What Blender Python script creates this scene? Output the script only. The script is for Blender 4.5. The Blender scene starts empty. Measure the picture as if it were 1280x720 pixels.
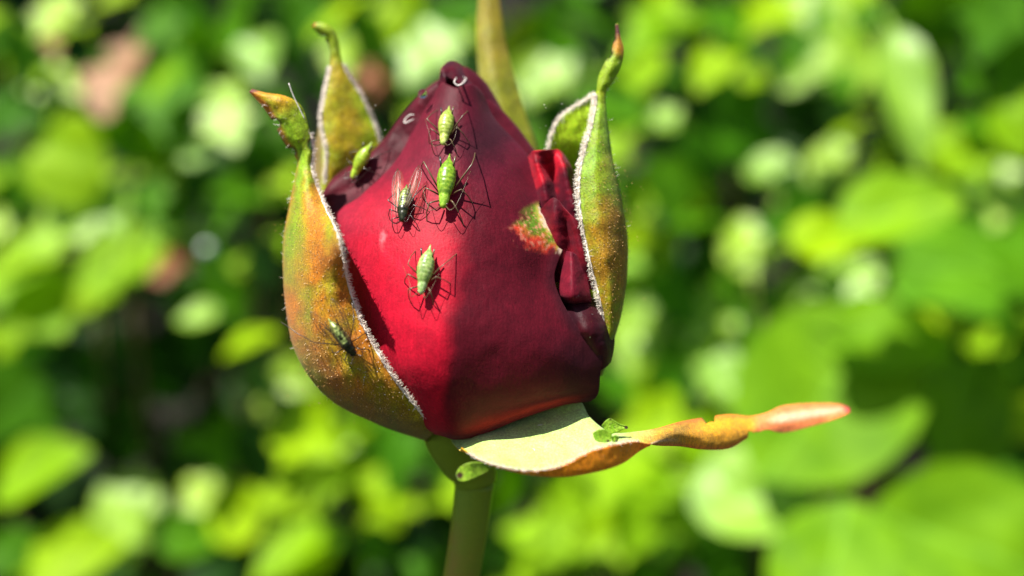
import bpy, math, random
import numpy as np
from mathutils import Vector, Matrix, noise as mnoise
from mathutils.bvhtree import BVHTree

# ------------------------------------------------------------------ camera, sky, sun, exposure
U = 1e-4            # metres per photo pixel in the plane of the bud (1 px = 0.1 mm)
DIST = 1300.0       # camera distance to that plane, in the same pixels
Z0 = 0.50           # height of the lens above the ground (m)
SUN = Vector((-0.38, -0.37, 0.84)).normalized()     # direction towards the sun
S = bpy.context.scene
COL = S.collection

cam_data = bpy.data.cameras.new("camera")
cam = bpy.data.objects.new("camera", cam_data); COL.objects.link(cam)
cam.location = (0, -DIST * U, Z0)
cam.rotation_euler = (math.pi / 2, 0, 0)
cam_data.sensor_width = 36.0
cam_data.lens = 36.0 * DIST / 1280.0
cam_data.clip_start = 0.005
cam_data.clip_end = 500
cam_data.dof.use_dof = True
cam_data.dof.focus_distance = (DIST + 30) * U
cam_data.dof.aperture_fstop = 6.9
S.camera = cam

world = bpy.data.worlds.new("World"); S.world = world; world.use_nodes = True
wn = world.node_tree
bg = wn.nodes["Background"]; bg.inputs[1].default_value = 0.055
sky = wn.nodes.new("ShaderNodeTexSky"); sky.sky_type = 'NISHITA'; sky.sun_disc = False
sky.sun_elevation = math.asin(SUN.z)
sky.sun_rotation = math.atan2(SUN.x, SUN.y)
wn.links.new(sky.outputs[0], bg.inputs[0])
sl = bpy.data.lights.new("sun", 'SUN'); sl.energy = 5.0; sl.angle = math.radians(0.5); sl.color = (1.0, 0.95, 0.86)
sun = bpy.data.objects.new("sun", sl); COL.objects.link(sun)
sun.rotation_mode = 'QUATERNION'; sun.rotation_quaternion = SUN.to_track_quat('Z', 'Y')
sun.location = (-1, -1, 3)

S.view_settings.view_transform = 'Standard'; S.view_settings.look = 'None'
S.view_settings.exposure = 1.13; S.view_settings.gamma = 1.0
S.cycles.use_denoising = True
S.cycles.max_bounces = 8
S.cycles.transparent_max_bounces = 12
S.cycles.sample_clamp_indirect = 6.0

rnd = random.Random(7)

# ------------------------------------------------------------------ helpers
def W(p):
    """(px, py, depth px) arrays -> world metres"""
    p = np.asarray(p, float)
    k = 1 + p[..., 2] / DIST
    return np.stack([(p[..., 0] - 640) * k * U, p[..., 2] * U, Z0 + (360 - p[..., 1]) * k * U], -1)

def Wv(x, y, d): return Vector(W((x, y, d)))

def link(o, parent=None):
    COL.objects.link(o)
    if parent is not None: o.parent = parent
    return o

ORIGIN = {}
def thing(name, label, cat, loc, group=None):
    o = link(bpy.data.objects.new(name, None)); o.location = loc; o.empty_display_size = 0.002
    o["label"] = label; o["category"] = cat
    if group: o["group"] = group
    ORIGIN[o.name] = Vector(loc)
    return o

def tag(o, label=None, cat=None, group=None, kind=None):
    if label: o["label"] = label
    if cat: o["category"] = cat
    if group: o["group"] = group
    if kind: o["kind"] = kind
    return o

def build(name, verts, faces, mats, parent=None, attrs=None, origin=None, smooth=True, uv=None, fmat=None):
    """verts in world metres; becomes ONE mesh object"""
    verts = np.asarray(verts, float)
    if parent is not None: org = ORIGIN[parent.name]
    elif origin is not None: org = Vector(origin)
    else: org = Vector(verts.mean(0))
    v = verts - np.array(org)
    me = bpy.data.meshes.new(name)
    me.from_pydata(v.tolist(), [], [tuple(int(i) for i in f) for f in faces])
    for m in (mats if isinstance(mats, (list, tuple)) else [mats]): me.materials.append(m)
    if smooth: me.polygons.foreach_set("use_smooth", [True] * len(me.polygons))
    if attrs:
        for an, ad in attrs.items():
            a = me.color_attributes.new(an, 'FLOAT_COLOR', 'POINT')
            ad = np.asarray(ad, float)
            if ad.shape[1] == 3: ad = np.concatenate([ad, np.ones((len(ad), 1))], 1)
            a.data.foreach_set("color", ad.ravel())
    if fmat is not None: me.polygons.foreach_set("material_index", fmat)
    me.update()
    o = bpy.data.objects.new(name, me); link(o, parent)
    if parent is None: o.location = org
    ORIGIN[o.name] = org
    return o

def catmull(P, n):
    """P (K, ...) -> n samples"""
    P = np.asarray(P, float); K = len(P)
    Q = np.concatenate([[2 * P[0] - P[1]], P, [2 * P[-1] - P[-2]]])
    t = np.linspace(0, K - 1, n); i = np.minimum(t.astype(int), K - 2); f = (t - i).reshape((-1,) + (1,) * (P.ndim - 1))
    a, b, c, d = Q[i], Q[i + 1], Q[i + 2], Q[i + 3]
    return 0.5 * ((2 * b) + (c - a) * f + (2 * a - 5 * b + 4 * c - d) * f * f + (3 * b - a - 3 * c + d) * f ** 3)

def loft(rows, nv, nu, crisp=False):
    g = catmull(np.array(rows, float), nv)               # (nv, C, 3)
    if crisp:
        C = g.shape[1]; t = np.linspace(0, C - 1, nu); i = np.minimum(t.astype(int), C - 2); f = (t - i)[None, :, None]
        lin = g[:, i] * (1 - f) + g[:, i + 1] * f
        return 0.3 * lin + 0.7 * catmull(g.transpose(1, 0, 2), nu).transpose(1, 0, 2)
    return catmull(g.transpose(1, 0, 2), nu).transpose(1, 0, 2)

def grid_faces(nv, nu, keep=None):
    f = []
    for j in range(nv - 1):
        for i in range(nu - 1):
            if keep is not None and not keep[j, i]: continue
            a = j * nu + i
            f.append((a, a + 1, a + nu + 1, a + nu))
    return f

def sm(a, b, x):
    t = np.clip((np.asarray(x, float) - a) / (b - a), 0, 1)
    return t * t * (3 - 2 * t)

def mix(c0, c1, t):
    t = np.asarray(t, float)[..., None]
    return np.asarray(c0) * (1 - t) + np.asarray(c1) * t

def nz(px, py, sc, seed=0.0, octv=3):
    px = np.asarray(px, float); out = np.empty(px.shape).ravel(); py = np.asarray(py, float).ravel()
    for k, (a, b) in enumerate(zip(px.ravel(), py)):
        out[k] = mnoise.fractal((a / sc, b / sc, seed), 1.0, 2.0, octv)
    return out.reshape(px.shape)

def tube(path, radii, sides=6, cap=True):
    path = [Vector(p) for p in path]; n = len(path)
    vs, fs = [], []
    prev = None
    for k in range(n):
        t = (path[min(k + 1, n - 1)] - path[max(k - 1, 0)]).normalized()
        if prev is None:
            a = Vector((0, 0, 1)) if abs(t.z) < 0.9 else Vector((1, 0, 0))
            x = t.cross(a).normalized()
        else:
            x = (prev - t * prev.dot(t)).normalized()
        prev = x; y = t.cross(x)
        for s in range(sides):
            an = 2 * math.pi * s / sides
            vs.append(path[k] + (x * math.cos(an) + y * math.sin(an)) * radii[k])
    for k in range(n - 1):
        for s in range(sides):
            a = k * sides + s; b = k * sides + (s + 1) % sides
            fs.append((a, b, b + sides, a + sides))
    if cap:
        fs.append(tuple(range(sides - 1, -1, -1))); fs.append(tuple((n - 1) * sides + s for s in range(sides)))
    return vs, fs

class Bag:
    def __init__(self): self.v = []; self.f = []
    def add(self, vf):
        o = len(self.v); self.v += [tuple(p) for p in vf[0]]
        self.f += [tuple(i + o for i in f) for f in vf[1]]
    def build(self, name, mat, parent=None, **k): return build(name, np.array(self.v), self.f, mat, parent, **k)

def ball(c, r, seg=10, ring=7, squash=(1, 1, 1)):
    vs, fs = [], []
    for j in range(ring + 1):
        th = math.pi * j / ring
        for i in range(seg):
            ph = 2 * math.pi * i / seg
            vs.append((c[0] + r * squash[0] * math.sin(th) * math.cos(ph), c[1] + r * squash[1] * math.sin(th) * math.sin(ph), c[2] + r * squash[2] * math.cos(th)))
    for j in range(ring):
        for i in range(seg):
            fs.append((j * seg + i, (j + 1) * seg + i, (j + 1) * seg + (i + 1) % seg, j * seg + (i + 1) % seg))
    return vs, fs

# ------------------------------------------------------------------ materials
class NT:
    def __init__(self, name):
        self.m = bpy.data.materials.new(name); self.m.use_nodes = True
        self.t = self.m.node_tree; self.t.nodes.clear()
        self.out = self.t.nodes.new("ShaderNodeOutputMaterial")
    def n(self, typ, ins=None, **props):
        nd = self.t.nodes.new(typ)
        for k, v in props.items(): setattr(nd, k, v)
        for k, v in (ins or {}).items():
            if hasattr(v, "links"): self.t.links.new(v, nd.inputs[k])
            else: nd.inputs[k].default_value = v
        return nd
    def mixc(self, fac, a, b, blend='MIX'):
        nd = self.t.nodes.new("ShaderNodeMix"); nd.data_type = 'RGBA'; nd.blend_type = blend
        for idx, v in ((0, fac), (6, a), (7, b)):
            if hasattr(v, "links"): self.t.links.new(v, nd.inputs[idx])
            else: nd.inputs[idx].default_value = v if idx == 0 else (tuple(v) + (1,) if len(v) == 3 else v)
        return nd.outputs[2]
    def noise(self, vec, scale, detail=3, rough=0.55):
        return self.n("ShaderNodeTexNoise", {"Vector": vec, "Scale": scale, "Detail": detail, "Roughness": rough}).outputs[0]
    def ramp(self, fac, stops):
        r = self.n("ShaderNodeValToRGB", {"Fac": fac}).color_ramp
        nd = self.t.nodes[-1]
        while len(r.elements) < len(stops): r.elements.new(0.5)
        for e, (p, c) in zip(r.elements, stops):
            e.position = p; e.color = tuple(c) + (1,) if len(c) == 3 else c
        return nd.outputs[0]
    def pxcoord(self, sx=1, sy=1, sz=1):
        tc = self.n("ShaderNodeTexCoord")
        return self.n("ShaderNodeMapping", {"Vector": tc.outputs["Object"], "Scale": (1e4 * sx, 1e4 * sy, 1e4 * sz)}).outputs[0]
    def done(self, sh):
        self.t.links.new(sh, self.out.inputs[0]); return self.m
    def trans(self, bsdf, col, fac, normal=None):
        ins = {"Color": col}
        tr = self.n("ShaderNodeBsdfTranslucent", ins)
        ms = self.n("ShaderNodeMixShader", {0: fac, 1: bsdf, 2: tr.outputs[0]})
        return ms.outputs[0]

def plain(name, col, rough=0.5, spec=0.5, **kw):
    t = NT(name)
    c = t.pxcoord()
    v = t.noise(c, kw.pop("nscale", 0.2), 2)
    colr = t.mixc(v, [x * 0.7 for x in col], [min(1, x * 1.25) for x in col])
    p = t.n("ShaderNodeBsdfPrincipled", {"Base Color": colr, "Roughness": rough, "Specular IOR Level": spec, **kw})
    return t.done(p.outputs[0])

def petal_mat():
    t = NT("petal velvet")
    pg = t.n("ShaderNodeAttribute", attribute_name="pigment").outputs[0]
    c = t.pxcoord(); cs = t.pxcoord(0.8, 0.8, 0.035)
    n1 = t.noise(c, 0.05, 4); n2 = t.noise(cs, 0.35, 3); n3 = t.noise(c, 0.28, 4, 0.65)
    col = t.mixc(1.0, pg, t.ramp(n1, [(0.3, (0.82, 0.82, 0.85)), (0.7, (1.12, 1.1, 1.1))]), 'MULTIPLY')
    col = t.mixc(1.0, col, t.ramp(n2, [(0.35, (0.88, 0.87, 0.89)), (0.65, (1.09, 1.08, 1.08))]), 'MULTIPLY')
    col = t.mixc(1.0, col, t.ramp(n3, [(0.3, (0.80, 0.80, 0.80)), (0.7, (1.18, 1.16, 1.16))]), 'MULTIPLY')
    h = t.n("ShaderNodeMath", {0: n2, 1: n3}, operation='ADD').outputs[0]
    b = t.n("ShaderNodeBump", {"Height": h, "Strength": 0.4, "Distance": 1.4 * U})
    p = t.n("ShaderNodeBsdfPrincipled", {"Base Color": col, "Roughness": 0.55, "Specular IOR Level": 0.16,
            "Sheen Weight": 0.07, "Sheen Roughness": 0.45, "Sheen Tint": (1.0, 0.45, 0.6, 1), "Normal": b.outputs[0]})
    return t.done(t.trans(p.outputs[0], t.mixc(0.5, col, (0.75, 0.01, 0.04)), 0.16))

def sepal_mat(name, attr, rough=0.45, speck=1.0, tr=0.4):
    t = NT(name)
    pg = t.n("ShaderNodeAttribute", attribute_name=attr).outputs[0]
    c = t.pxcoord(); cs = t.pxcoord(1, 1, 0.25)
    n1 = t.noise(c, 0.035, 4); n2 = t.noise(c, 0.45, 3, 0.7); n3 = t.noise(cs, 0.25, 3)
    col = t.mixc(1.0, pg, t.ramp(n1, [(0.3, (0.82, 0.84, 0.82)), (0.7, (1.18, 1.16, 1.15))]), 'MULTIPLY')
    col = t.mixc(1.0, col, t.ramp(n2, [(0.36, (0.62, 0.60, 0.56)), (0.60, (1.2, 1.2, 1.18))]), 'MULTIPLY')
    col = t.mixc(1.0, col, t.ramp(n3, [(0.35, (0.85, 0.8, 0.8)), (0.65, (1.1, 1.12, 1.1))]), 'MULTIPLY')
    sp = t.n("ShaderNodeTexVoronoi", {"Vector": c, "Scale": 0.16}).outputs[0]
    spk = t.ramp(sp, [(0.10, (1, 1, 1)), (0.2, (0, 0, 0))])
    if speck: col = t.mixc(t.n("ShaderNodeMath", {0: spk, 1: 0.45 * speck}, operation='MULTIPLY').outputs[0], col, (0.65, 0.5, 0.25))
    h = t.n("ShaderNodeMath", {0: n2, 1: spk}, operation='ADD').outputs[0]
    b = t.n("ShaderNodeBump", {"Height": h, "Strength": 0.6, "Distance": 1.5 * U})
    p = t.n("ShaderNodeBsdfPrincipled", {"Base Color": col, "Roughness": rough, "Specular IOR Level": 0.4,
            "Sheen Weight": 0.15, "Normal": b.outputs[0]})
    return t.done(t.trans(p.outputs[0], col, tr))

def leaf_mat(name, base, tcol, rough, tr=0.35, spec=0.5):
    t = NT(name)
    oi = t.n("ShaderNodeObjectInfo").outputs["Random"]
    tc = t.n("ShaderNodeTexCoord")
    n1 = t.noise(tc.outputs["Object"], 3.0, 3)
    uvx = t.n("ShaderNodeSeparateXYZ", {0: tc.outputs["Object"]})
    mid = t.n("ShaderNodeMath", {0: uvx.outputs[0]}, operation='ABSOLUTE').outputs[0]
    vein = t.ramp(mid, [(0.006, (1, 1, 1)), (0.018, (0, 0, 0))])
    wv = t.n("ShaderNodeTexWave", {"Vector": tc.outputs["Object"], "Scale": 1.6, "Distortion": 1.5}, bands_direction='DIAGONAL').outputs[0]
    lo = [base[0] * 0.75, base[1] * 0.85, base[2]]; hi = [base[0] * 1.3, base[1] * 1.12, base[2] * 0.9]
    col = t.mixc(oi, lo, hi)
    col = t.mixc(1.0, col, t.ramp(n1, [(0.3, (0.55, 0.65, 0.6)), (0.7, (1.3, 1.22, 1.3))]), 'MULTIPLY')
    col = t.mixc(t.n("ShaderNodeMath", {0: vein, 1: 0.35}, operation='MULTIPLY').outputs[0], col, [min(1, b * 2 + 0.05) for b in base])
    b = t.n("ShaderNodeBump", {"Height": wv, "Strength": 0.25, "Distance": 0.001})
    p = t.n("ShaderNodeBsdfPrincipled", {"Base Color": col, "Roughness": rough, "Specular IOR Level": spec, "Normal": b.outputs[0]})
    return t.done(t.trans(p.outputs[0], tcol + (1,), tr))

M = {}
M["petal"] = petal_mat()
M["sepal"] = sepal_mat("sepal outer skin", "pigment")
M["sepal_in"] = sepal_mat("sepal inner skin", "pigment2", rough=0.6, speck=0.0, tr=0.5)
M["felt"] = plain("white felt hairs", (0.86, 0.74, 0.64), 0.8, 0.2)
M["hair"] = plain("pale hairs", (0.75, 0.72, 0.66), 0.5, 0.5)
M["stem"] = None
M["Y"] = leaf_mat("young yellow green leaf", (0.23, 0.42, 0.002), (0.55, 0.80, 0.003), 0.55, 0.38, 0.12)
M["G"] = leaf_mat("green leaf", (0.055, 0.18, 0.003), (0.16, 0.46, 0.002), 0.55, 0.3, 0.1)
M["D"] = leaf_mat("gap shade green leaf", (0.010, 0.045, 0.002), (0.02, 0.11, 0.002), 0.5, 0.2, 0.15)  # near-black green paints in the shade of the gaps
M["W"] = leaf_mat("waxy pale leaf", (0.26, 0.46, 0.03), (0.34, 0.6, 0.02), 0.45, 0.28, 0.45)
M["L"] = leaf_mat("large soft leaf", (0.11, 0.28, 0.003), (0.26, 0.52, 0.004), 0.6, 0.35, 0.15)
M["B"] = leaf_mat("dead brown leaf", (0.30, 0.17, 0.10), (0.3, 0.14, 0.06), 0.7, 0.2)
M["R"] = leaf_mat("rusty leaf", (0.22, 0.07, 0.03), (0.3, 0.08, 0.02), 0.6, 0.2)
M["vine"] = plain("vine bark", (0.09, 0.07, 0.03), 0.8, 0.3)
M["ivory"] = plain("white thread", (0.7, 0.62, 0.58), 0.35, 0.6)

def soil_mat():
    t = NT("dark soil"); tc = t.n("ShaderNodeTexCoord")
    n1 = t.noise(tc.outputs["Object"], 14, 6, 0.65)
    col = t.ramp(n1, [(0.3, (0.005, 0.005, 0.003)), (0.7, (0.020, 0.016, 0.009))])
    b = t.n("ShaderNodeBump", {"Height": n1, "Strength": 0.8, "Distance": 0.02})
    return t.done(t.n("ShaderNodeBsdfPrincipled", {"Base Color": col, "Roughness": 0.95, "Normal": b.outputs[0]}).outputs[0])
M["soil"] = soil_mat()

def stem_mat():
    t = NT("rose stem"); c = t.pxcoord()
    sep = t.n("ShaderNodeSeparateXYZ", {0: c})
    n1 = t.noise(c, 0.02, 3); n2 = t.noise(c, 0.3, 3)
    g = t.mixc(n2, (0.14, 0.24, 0.008), (0.22, 0.33, 0.012))
    r = t.mixc(n2, (0.30, 0.09, 0.03), (0.36, 0.16, 0.04))
    hz = t.n("ShaderNodeMapRange", {0: sep.outputs[2], 1: 4590, 2: 4705, 3: 0.95, 4: 0.0}).outputs[0]
    lx = t.n("ShaderNodeMath", {0: hz, 1: t.ramp(n1, [(0.35, (0.35,) * 3), (0.65, (1,) * 3)])}, operation='MULTIPLY').outputs[0]
    sx = t.n("ShaderNodeMapRange", {0: sep.outputs[0], 1: 350, 2: 308, 3: 0.25, 4: 1.0}).outputs[0]
    lx = t.n("ShaderNodeMath", {0: lx, 1: sx}, operation='MULTIPLY').outputs[0]
    p = t.n("ShaderNodeBsdfPrincipled", {"Base Color": t.mixc(lx, g, r), "Roughness": 0.5, "Specular IOR Level": 0.35})
    return t.done(p.outputs[0])
M["stem"] = stem_mat()

# ------------------------------------------------------------------ ground with the bank behind the rose
def ground():
    xs = np.concatenate([np.linspace(-60, -2, 12), np.linspace(-1.6, 1.6, 60), np.linspace(2, 60, 12)])
    prof = [(-60, 0), (-10, 0), (-2, 0), (-0.5, 0), (0.2, 0.0), (0.5, 0.02), (0.70, 0.12), (0.84, 0.35), (0.95, 0.65), (1.06, 0.95), (1.25, 1.15), (1.7, 1.25), (4, 1.3), (20, 1.3), (80, 1.3)]
    pr = catmull(np.array(prof), 90)
    vs = []
    for (y, z) in pr:
        for x in xs:
            n = mnoise.fractal((x * 5, y * 5, z * 5), 1, 2, 4)
            vs.append((x, y + 0.03 * n, max(-0.05, z + 0.02 * n)))
    tag(build("ground", vs, grid_faces(len(pr), len(xs)), M["soil"], origin=(0, 0, 0)), kind="structure")
ground()

# ------------------------------------------------------------------ leaves of the ivy and the broad-leaved plant
def leaf_geo(shape, seed):
    """unit leaf: petiole joint at the origin, tip at +Y ~1, face normal +Z"""
    r = random.Random(seed)
    if shape == 'ivy':      # five lobes
        pts = [(0, -0.10), (0.16, -0.2), (0.34, -0.16), (0.43, 0.0), (0.34, 0.16), (0.44, 0.26), (0.56, 0.42), (0.40, 0.46), (0.27, 0.50), (0.20, 0.70), (0.09, 0.90), (0, 1.0)]
    elif shape == 'ovate':
        pts = [(0, -0.02), (0.14, -0.04), (0.27, 0.04), (0.36, 0.2), (0.38, 0.38), (0.34, 0.55), (0.25, 0.72), (0.14, 0.87), (0.06, 0.96), (0, 1.0)]
    elif shape == 'round':
        pts = [(0, 0.0), (0.18, -0.08), (0.34, -0.02), (0.46, 0.14), (0.5, 0.36), (0.47, 0.58), (0.38, 0.76), (0.25, 0.9), (0.1, 0.99), (0, 1.02)]
    else:                   # lance
        pts = [(0, -0.02), (0.07, 0.04), (0.14, 0.18), (0.18, 0.36), (0.175, 0.54), (0.13, 0.74), (0.06, 0.92), (0, 1.0)]
    right = np.array(pts); left = right[::-1].copy(); left[:, 0] *= -1
    if shape == 'ivy':
        right[:, 0] *= r.uniform(0.9, 1.1); left[:, 0] *= r.uniform(0.9, 1.1)
    out = np.concatenate([right, left[1:-1]])
    K = len(out)
    c = np.array((0, 0.34)); vs = [(0, 0.34, 0)]; fs = []
    rings = (0.35, 0.7, 1.0)
    fold, curl, tw, ph = r.uniform(0.05, 0.3), r.uniform(-0.05, 0.35), r.uniform(-0.15, 0.15), r.uniform(0, 6)
    def z(x, y): return fold * abs(x) - curl * (y - 0.2) ** 2 + tw * x * y * 2 + 0.03 * math.sin(9 * y + 7 * x + ph)
    vs[0] = (0, 0.34, z(0, 0.34))
    for q in rings:
        for p in out:
            x, y = c + (p - c) * q
            vs.append((x, y, z(x, y)))
    for k in range(K): fs.append((0, 1 + k, 1 + (k + 1) % K))
    for j in range(2):
        for k in range(K):
            a = 1 + j * K + k; b = 1 + j * K + (k + 1) % K
            fs.append((a, a + K, b + K, b))
    z0 = z(0, 0)
    pv, pf = tube([(0, 0.02, z0), (0.02, -0.25, z0 - 0.12), (0.0, -0.5, z0 - 0.4)], [0.018, 0.016, 0.02], 5)
    o = len(vs); vs += [tuple(p) for p in pv]; fs += [tuple(i + o for i in f) for f in pf]
    return vs, fs

LEAF = {}
def leaf_mesh(shape, cls, var):
    k = (shape, cls, var)
    if k not in LEAF:
        vs, fs = leaf_geo(shape, hash_seed(shape) + var)
        me = bpy.data.meshes.new("leaf"); me.from_pydata(vs, [], fs); me.materials.append(M[cls])
        me.polygons.foreach_set("use_smooth", [True] * len(fs)); me.update()
        LEAF[k] = me
    return LEAF[k]
def hash_seed(s): return sum(ord(c) for c in s) * 13

def leaf_matrix(center, normal, ang, size):
    """ang: direction of the tip in the picture, degrees, 0 = right, 90 = up"""
    n = normal.normalized()
    t = Vector((math.cos(math.radians(ang)), 0, math.sin(math.radians(ang))))
    y = (t - n * t.dot(n))
    if y.length < 0.2: y = Vector((t.x, 0.5, t.z)) - n * n.dot(Vector((t.x, 0.5, t.z)))
    y.normalize(); x = y.cross(n)
    R = Matrix((x, y, n)).transposed().to_4x4()
    return Matrix.Translation(center) @ R @ Matrix.Scale(size, 4) @ Matrix.Translation((0, -0.38, 0))

HALF = (SUN + Vector((0, -1, 0))).normalized()
def normal_for(cls, r):
    j = lambda s: Vector((r.gauss(0, s), r.gauss(0, s), r.gauss(0, s)))
    if cls == 'W': return HALF + j(0.14)
    if cls == 'Y': return Vector((-0.28, -0.75, 0.62)) + j(0.22)
    if cls == 'L': return Vector((-0.20, -0.80, 0.55)) + j(0.08)
    if cls == 'G': return Vector((0.15, -0.85, 0.30)) + j(0.35)
    if cls in 'BR': return Vector((-0.2, -0.8, 0.5)) + j(0.2)
    return Vector((0.4, -0.85, -0.1)) + j(0.35)

def at_pix(px, py, d, plane=None): return Wv(px, py, d)

PL = {
 'ul': ("ivy", "green ivy with mixed pale and bright leaves hanging behind the bud at the upper left", (150, 130)),
 'll': ("ivy", "shadowy ivy with deep black gaps between its leaves at the lower left", (110, 520)),
 'bc': ("ivy", "bright yellow green ivy glowing behind the stem below the bud", (480, 630)),
 'tc': ("ivy", "sunlit lime green ivy behind the tips of the sepals at the top", (700, 60)),
 'ur': ("ivy", "pale ivy with one long drooping whitish leaf at the upper right", (1130, 150)),
 'rc': ("ivy", "ivy with whitish waxy leaves behind the orange sepal tail, right of the bud", (870, 450)),
}
PLO = {}
for k, (nm, lb, (cx, cy)) in PL.items():
    b = Wv(cx, cy, 5600); PLO[k] = thing(nm, lb, "ivy", (b.x, 0.62, 0.06), "ivy plants in the background")
bb = Wv(1180, 600, 3000)
PLO['bp'] = thing("broad_leaf_plant", "nearer plant with large soft round light green leaves at the lower right", "plant", (bb.x, bb.y, 0.0))

NLEAF = 0
CENT = {k: [] for k in PLO}
def put_leaf(plant, px, py, size, cls, d, shape, ang, normal, var=None):
    global NLEAF
    root = PLO[plant]; r = rnd
    me = leaf_mesh(shape, cls, r.randrange(4) if var is None else var)
    o = bpy.data.objects.new("leaf", me); link(o, root); NLEAF += 1
    c = Wv(px, py, d); k = (1 + d / DIST) * U
    o.matrix_local = Matrix.Translation(-ORIGIN[root.name]) @ leaf_matrix(c, normal, ang, size * k)
    CENT[plant].append(c)
    return o

def plant_of(px, py):
    best = min(PL, key=lambda k: ((PL[k][2][0] - px) / 1.2) ** 2 + (PL[k][2][1] - py) ** 2)
    return best

# (px, py, size px, class[, depth, shape, tip angle])
SPOTS = [
 (65,22,70,'W'),(72,102,70,'W'),(78,195,115,'Y'),(15,145,70,'G'),(10,228,80,'G'),(67,290,110,'W'),(25,335,120,'Y'),(160,325,110,'Y'),
 (140,255,80,'W'),(200,115,125,'G'),(322,65,85,'W'),(285,28,80,'G'),(262,62,80,'Y'),(285,160,75,'W'),(165,172,90,'G'),(212,200,110,'Y',4200,'ivy',-60),
 (300,245,75,'G'),(30,70,70,'G'),(225,20,70,'G'),(95,60,60,'D'),(330,330,60,'D'),(330,200,70,'G'),(215,265,70,'G'),(240,225,60,'D'),
 (50,382,120,'Y'),(30,425,85,'Y'),(110,385,70,'Y'),(25,500,140,'G'),(40,590,130,'Y',3600,'ovate',20),(85,695,130,'Y',3500,'ovate',10),(85,465,60,'D'),(100,510,65,'D'),
 (125,545,85,'D'),(160,640,125,'W',4000,'ovate',-80),(250,395,55,'W'),(308,428,70,'Y'),(285,385,90,'G'),(270,555,85,'G'),(320,560,85,'D'),(390,545,110,'Y'),
 (300,645,85,'Y'),(370,690,110,'Y'),(250,630,70,'W'),(230,672,70,'G'),(15,690,90,'G'),(340,480,80,'D'),(370,470,70,'W'),
 (430,580,130,'Y'),(477,617,100,'Y'),(497,572,80,'G'),(556,617,65,'Y'),(385,668,90,'Y'),(484,660,80,'Y',4100,'ivy',-85),(360,610,80,'Y'),(450,530,90,'Y'),
 (642,606,90,'G'),(752,648,120,'Y'),(670,668,90,'Y'),(690,700,90,'Y'),(720,600,90,'Y'),(640,690,70,'G'),(770,600,90,'Y'),(800,570,80,'Y'),
 (818,40,110,'Y'),(795,90,80,'Y'),(895,80,85,'Y'),(960,22,80,'Y'),(910,30,80,'G'),(690,40,110,'G'),(665,95,70,'W',4600,'ovate',60),(700,100,90,'W'),(740,30,90,'G'),
 (430,20,90,'Y'),(505,15,90,'Y'),(480,60,90,'G'),(560,40,80,'G'),(530,70,90,'W'),(380,20,80,'G'),(360,60,60,'D'),(760,130,80,'G'),(690,160,80,'D'),
 (1040,12,95,'W',5000,'ovate',-70),(1045,85,120,'W',4600,'ivy',200),(1130,95,200,'W',3300,'lance',-82),(1200,95,80,'G'),(1262,90,100,'G'),(1185,190,110,'Y'),
 (925,165,130,'G',3900,'ivy',-30),(965,215,80,'W',3800,'ovate',-40),(1040,205,80,'W',3800,'ovate',240),(790,155,70,'Y'),(860,285,90,'G'),(935,312,95,'W',3700,'ovate',95),
 (1030,300,110,'Y',2600,'ovate',0),(1110,268,150,'Y',2600,'ovate',-10),(1255,240,90,'W'),(1130,215,90,'D'),(1060,348,80,'W'),(800,322,85,'Y'),(1240,30,90,'G'),(1265,160,80,'Y'),
 (830,230,80,'G'),(875,205,70,'G'),(990,270,90,'G'),(1000,40,80,'G'),(870,120,60,'D'),(1215,250,80,'G'),
 (890,395,85,'W'),(1000,380,95,'W'),(905,480,75,'W'),(795,415,100,'W',3900,'ovate',-95),(935,622,170,'W',3000,'ovate',-30),(820,640,110,'Y'),(765,668,100,'Y'),
 (900,690,90,'G'),(850,440,90,'G'),(830,490,90,'G'),(870,560,80,'Y'),(960,420,110,'G'),(1170,395,90,'Y'),(1235,425,80,'Y'),(1276,530,80,'Y'),(990,460,90,'G'),
 (810,530,90,'Y'),(760,480,90,'G'),(790,350,80,'G'),(840,370,80,'G'),(1250,380,90,'G'),(1000,600,80,'D'),(1270,640,70,'R'),
]
SHP = ['ivy', 'ivy', 'ivy', 'ovate', 'round']
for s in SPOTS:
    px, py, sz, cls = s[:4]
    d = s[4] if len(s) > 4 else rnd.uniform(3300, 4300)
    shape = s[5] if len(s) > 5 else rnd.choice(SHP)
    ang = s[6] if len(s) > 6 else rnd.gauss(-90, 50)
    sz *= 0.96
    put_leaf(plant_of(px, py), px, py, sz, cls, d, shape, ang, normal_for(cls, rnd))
# the large near leaves at the right
for (px, py, sz, d, ang, nrm) in [
    (1035, 490, 225, 2900, -125, (-0.12, -0.85, 0.45)), (1225, 690, 210, 2500, 150, (-0.1, -0.8, 0.55)),
    (1205, 335, 190, 3000, -20, (-0.15, -0.7, 0.65)), (1040, 715, 160, 2300, 80, (-0.2, -0.7, 0.6)), (1195, 515, 175, 3050, -100, (0.35, -0.85, 0.05)), (1100, 425, 130, 2950, -20, (-0.1, -0.75, 0.6)),
    (1290, 330, 130, 2700, -60, (0.1, -0.8, 0.4))]:
    put_leaf('bp', px, py, sz, 'L', d, 'round', ang, Vector(nrm), rnd.randrange(4))
# many smaller leaves between them
for i in range(300):
    px, py = rnd.uniform(-60, 1340), rnd.uniform(-60, 780)
    if px < 330 and 370 < py: 
        continue
    if px > 930 and py > 420: continue
    cls = rnd.choice('YYYGGGWD')
    put_leaf(plant_of(px, py), px, py, rnd.uniform(36, 66), cls, rnd.uniform(3500, 4800), rnd.choice(['ivy', 'ivy', 'ovate']), rnd.gauss(-90, 55), normal_for(cls, rnd))
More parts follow.
